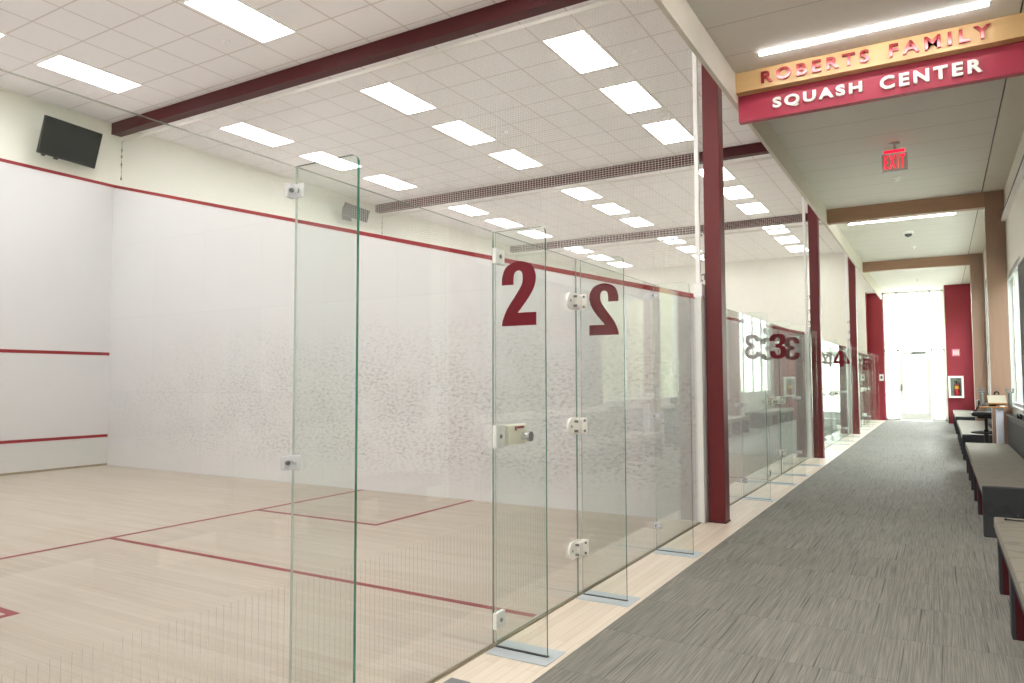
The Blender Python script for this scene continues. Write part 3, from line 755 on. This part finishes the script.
# ------------------------------------------------------------------ stringing machine and stool by the portal post
yq = 12.98
K = empty('stringing_machine', (.70, yq, .004), 'racket stringing machine on a white pedestal in front of the wooden post', 'machine')
m = MB(); m.bbox(.685, .775, yq-.06, yq+.06, .03, .93, .006); m.build('pedestal', M['white_leg'], K)
m = MB(); m.bbox(.50, .83, yq-.2, yq+.2, .004, .03, .01); m.build('foot', M['black'], K)
m = MB(); m.bbox(.485, .83, yq-.14, yq+.14, .93, .948, .004); m.build('tool_tray', M['orange_wood'], K)
m = MB(); m.bbox(.60, .69, yq-.05, yq+.05, .948, .99, .006); m.bbox(.60, .80, yq-.1, yq+.1, .965, .985, .005); m.build('turntable', M['black'], K)
R = Matrix.Translation((.705, yq-.1, .99)) @ Matrix.Rotation(math.radians(24), 4, 'X')
m = MB(); m.box(-.115, .115, 0, .27, 0, .012, R=R); tp = m.build('tilted_board', M['tray_tan'], K)
m = MB(); m.box(-.117, .117, -.012, 0, -.004, .014, R=R); m.build('front_edge', M['orange_wood'], tp)
for x in (.515, .865):
    m = MB(); m.lathe([(.030, .95), (.024, 1.0), (.022, 1.12), (.026, 1.15)], (x, yq, 0), 16); m.bbox(x-.05, x+.05, yq-.025, yq+.025, 1.145, 1.17, .006)
    for dx in (-.042, .0, .042): m.bbox(x+dx-.01, x+dx+.01, yq-.015, yq+.015, 1.165, 1.215+(.02 if dx == 0 else 0), .004)
    m.build('tower', M['grey_metal'], K)
m = MB(); m.tube([(.685, yq+.16, 1.12), (.69, yq+.16, 1.155), (.715, yq+.16, 1.165), (.735, yq+.16, 1.15), (.737, yq+.16, 1.12)], .012); m.build('gripper', M['black'], K)
m = MB(); m.bbox(.73, .79, yq-.135, yq-.06, .949, .963, .003); m.build('tool_box', M['white'], K)

ys = 13.95; xs = .60
T = empty('drafting_stool', (xs, ys, .004), 'black swivel stool with foot ring beside the white pedestal', 'stool')
m = MB()
for k in range(5):
    a = 2*PI*k/5+.3; m.cyl((xs, ys, .09), (xs+.28*math.cos(a), ys+.28*math.sin(a), .065), .024, .016, 10); m.cyl((xs+.28*math.cos(a), ys+.28*math.sin(a)-.012, .034), (xs+.28*math.cos(a), ys+.28*math.sin(a)+.012, .034), .03, seg=14)
m.build('base', M['black'], T)
m = MB(); m.cyl((xs, ys, .07), (xs, ys, .55), .035); m.cyl((xs, ys, .5), (xs, ys, .74), .022); m.build('column', M['black'], T)
m = MB(); m.tube([(xs+.2*math.cos(2*PI*k/28), ys+.2*math.sin(2*PI*k/28), .5) for k in range(28)], .016, closed=True)
for k in range(4): m.cyl((xs, ys, .5), (xs+.2*math.cos(PI/2*k), ys+.2*math.sin(PI/2*k), .5), .011, seg=8)
m.build('foot_ring', M['black'], T)
m = MB(); m.bbox(xs-.2, xs+.2, ys-.2, ys+.2, .76, .83, .03, 3); m.bbox(xs-.12, xs+.12, ys-.12, ys+.12, .73, .765, .01); m.build('seat', M['black'], T)
m = MB(); m.bbox(xs-.11, xs-.06, ys-.17, ys+.17, .90, 1.02, .02, 3); m.tube([(xs, ys, .76), (xs-.17, ys, .765), (xs-.135, ys, .85), (xs-.09, ys, .93)], .014); m.build('backrest', M['black'], T)
m = MB(); m.tube([(xs+.02, ys-.05, .745), (xs+.1, ys-.1, .70), (xs+.13, ys-.12, .60)], .008); m.build('lever', M['black'], T)

# ------------------------------------------------------------------ end wall items
yE = 26.05
Cb = empty('extinguisher_cabinet', (.38, yE, .79), 'white fire extinguisher cabinet set on the maroon end wall', 'cabinet')
m = MB()
for q in ((.184, .24, .79, 1.455), (.53, .585, .79, 1.455), (.24, .53, .79, .85), (.24, .53, 1.395, 1.455)): m.box(q[0], q[1], yE-.15, yE, q[2], q[3])
m.build('frame', M['white'], Cb)
m = MB(); m.box(.24, .53, yE-.012, yE, .85, 1.395); m.build('back_panel', M['outlet_grey'], Cb)
m = MB(); m.box(.24, .53, yE-.142, yE-.138, .85, 1.395); m.build('glass_front', M['window_glass'], Cb)
E_ = empty('fire_extinguisher', (.40, yE-.08, .855), 'red fire extinguisher with yellow label inside the white cabinet', 'fire extinguisher')
m = MB(); m.lathe([(.062, .85), (.066, .87), (.066, 1.14), (.05, 1.19), (.022, 1.22)], (.40, yE-.08, 0)); m.build('cylinder', M['ext_red'], E_)
m = MB(); m.lathe([(.02, 1.22), (.024, 1.26), (.012, 1.28)], (.40, yE-.08, 0), 12); m.bbox(.33, .42, yE-.095, yE-.065, 1.27, 1.30, .006); m.tube([(.40, yE-.08, 1.25), (.46, yE-.08, 1.24), (.48, yE-.08, 1.15), (.475, yE-.08, .98)], .012); m.build('valve', M['black'], E_)
m = MB(); m.lathe([(.0675, 1.06), (.0675, 1.15)], (.40, yE-.08, 0)); m.build('label_band', M['yellow'], E_)
W = empty('wall_sign', (.41, yE, 2.17), 'small pink sign on the maroon end wall above the extinguisher', 'sign')
m = MB(); m.bbox(.31, .515, yE-.012, yE, 2.06, 2.28, .003, 1); m.build('plate', M['pink_sign'], W)
m = MB()
for x in (.345, .40, .455): m.box(x, x+.03, yE-.014, yE-.012, 2.10, 2.24)
m.build('pale_stripe', M['letter_white'], W)
W = empty('card_reader', (-1.71, END, 1.42), 'small white wall control on the maroon wall left of the entrance', 'wall control')
m = MB(); m.bbox(-1.78, -1.65, END-.03, END, 1.31, 1.53, .006); m.build('casing', M['white'], W)
m = MB(); m.bbox(-1.745, -1.685, END-.034, END-.029, 1.38, 1.47, .003, 1); m.build('button', M['rail_dark'], W)

# ------------------------------------------------------------------ world
w = bpy.data.worlds.new('World'); sc.world = w; w.use_nodes = True; t = w.node_tree; t.nodes.clear()
out = t.nodes.new('ShaderNodeOutputWorld'); bg = t.nodes.new('ShaderNodeBackground'); tc = t.nodes.new('ShaderNodeTexCoord'); sp = t.nodes.new('ShaderNodeSeparateXYZ'); rp = t.nodes.new('ShaderNodeValToRGB')
t.links.new(tc.outputs['Generated'], sp.inputs[0]); mp = t.nodes.new('ShaderNodeMapRange'); mp.inputs[1].default_value = -.4; mp.inputs[2].default_value = .8
t.links.new(sp.outputs['Z'], mp.inputs[0]); t.links.new(mp.outputs[0], rp.inputs[0])
e = rp.color_ramp.elements; e[0].position = .30; e[0].color = (.80, .84, .66, 1); e[1].position = .46; e[1].color = (.90, .96, 1.0, 1)
x = rp.color_ramp.elements.new(.34); x.color = (.96, 1.0, .86, 1)
t.links.new(rp.outputs[0], bg.inputs[0]); bg.inputs[1].default_value = 9.0; t.links.new(bg.outputs[0], out.inputs[0])

# ------------------------------------------------------------------ camera
f, yaw, pitch, roll = 727.58, math.radians(30.49), math.radians(3.09), math.radians(-.166)
fw = Vector((-math.sin(yaw)*math.cos(pitch), math.cos(yaw)*math.cos(pitch), math.sin(pitch)))
r = Vector((math.cos(yaw), math.sin(yaw), 0)); u = r.cross(fw)
r2 = r*math.cos(roll)+u*math.sin(roll); u2 = -r*math.sin(roll)+u*math.cos(roll)
cam = bpy.data.cameras.new('Camera'); co = bpy.data.objects.new('Camera', cam); COL.objects.link(co)
Mx = Matrix((r2, u2, -fw)).transposed().to_4x4(); Mx.translation = (0, 0, 1.348); co.matrix_world = Mx
cam.sensor_width = 36; cam.lens = f/1024*36; cam.clip_start = .05; cam.clip_end = 300
sc.camera = co

# ------------------------------------------------------------------ view
vs = sc.view_settings; vs.view_transform = 'Standard'; vs.look = 'None'; vs.gamma = 1; vs.use_curve_mapping = False; vs.exposure = .62
cy = sc.cycles; cy.transparent_max_bounces = 48; cy.max_bounces = 12; cy.diffuse_bounces = 6; cy.glossy_bounces = 6; cy.transmission_bounces = 8
cy.use_denoising = True; cy.caustics_reflective = False; cy.caustics_refractive = False; cy.sample_clamp_indirect = 8
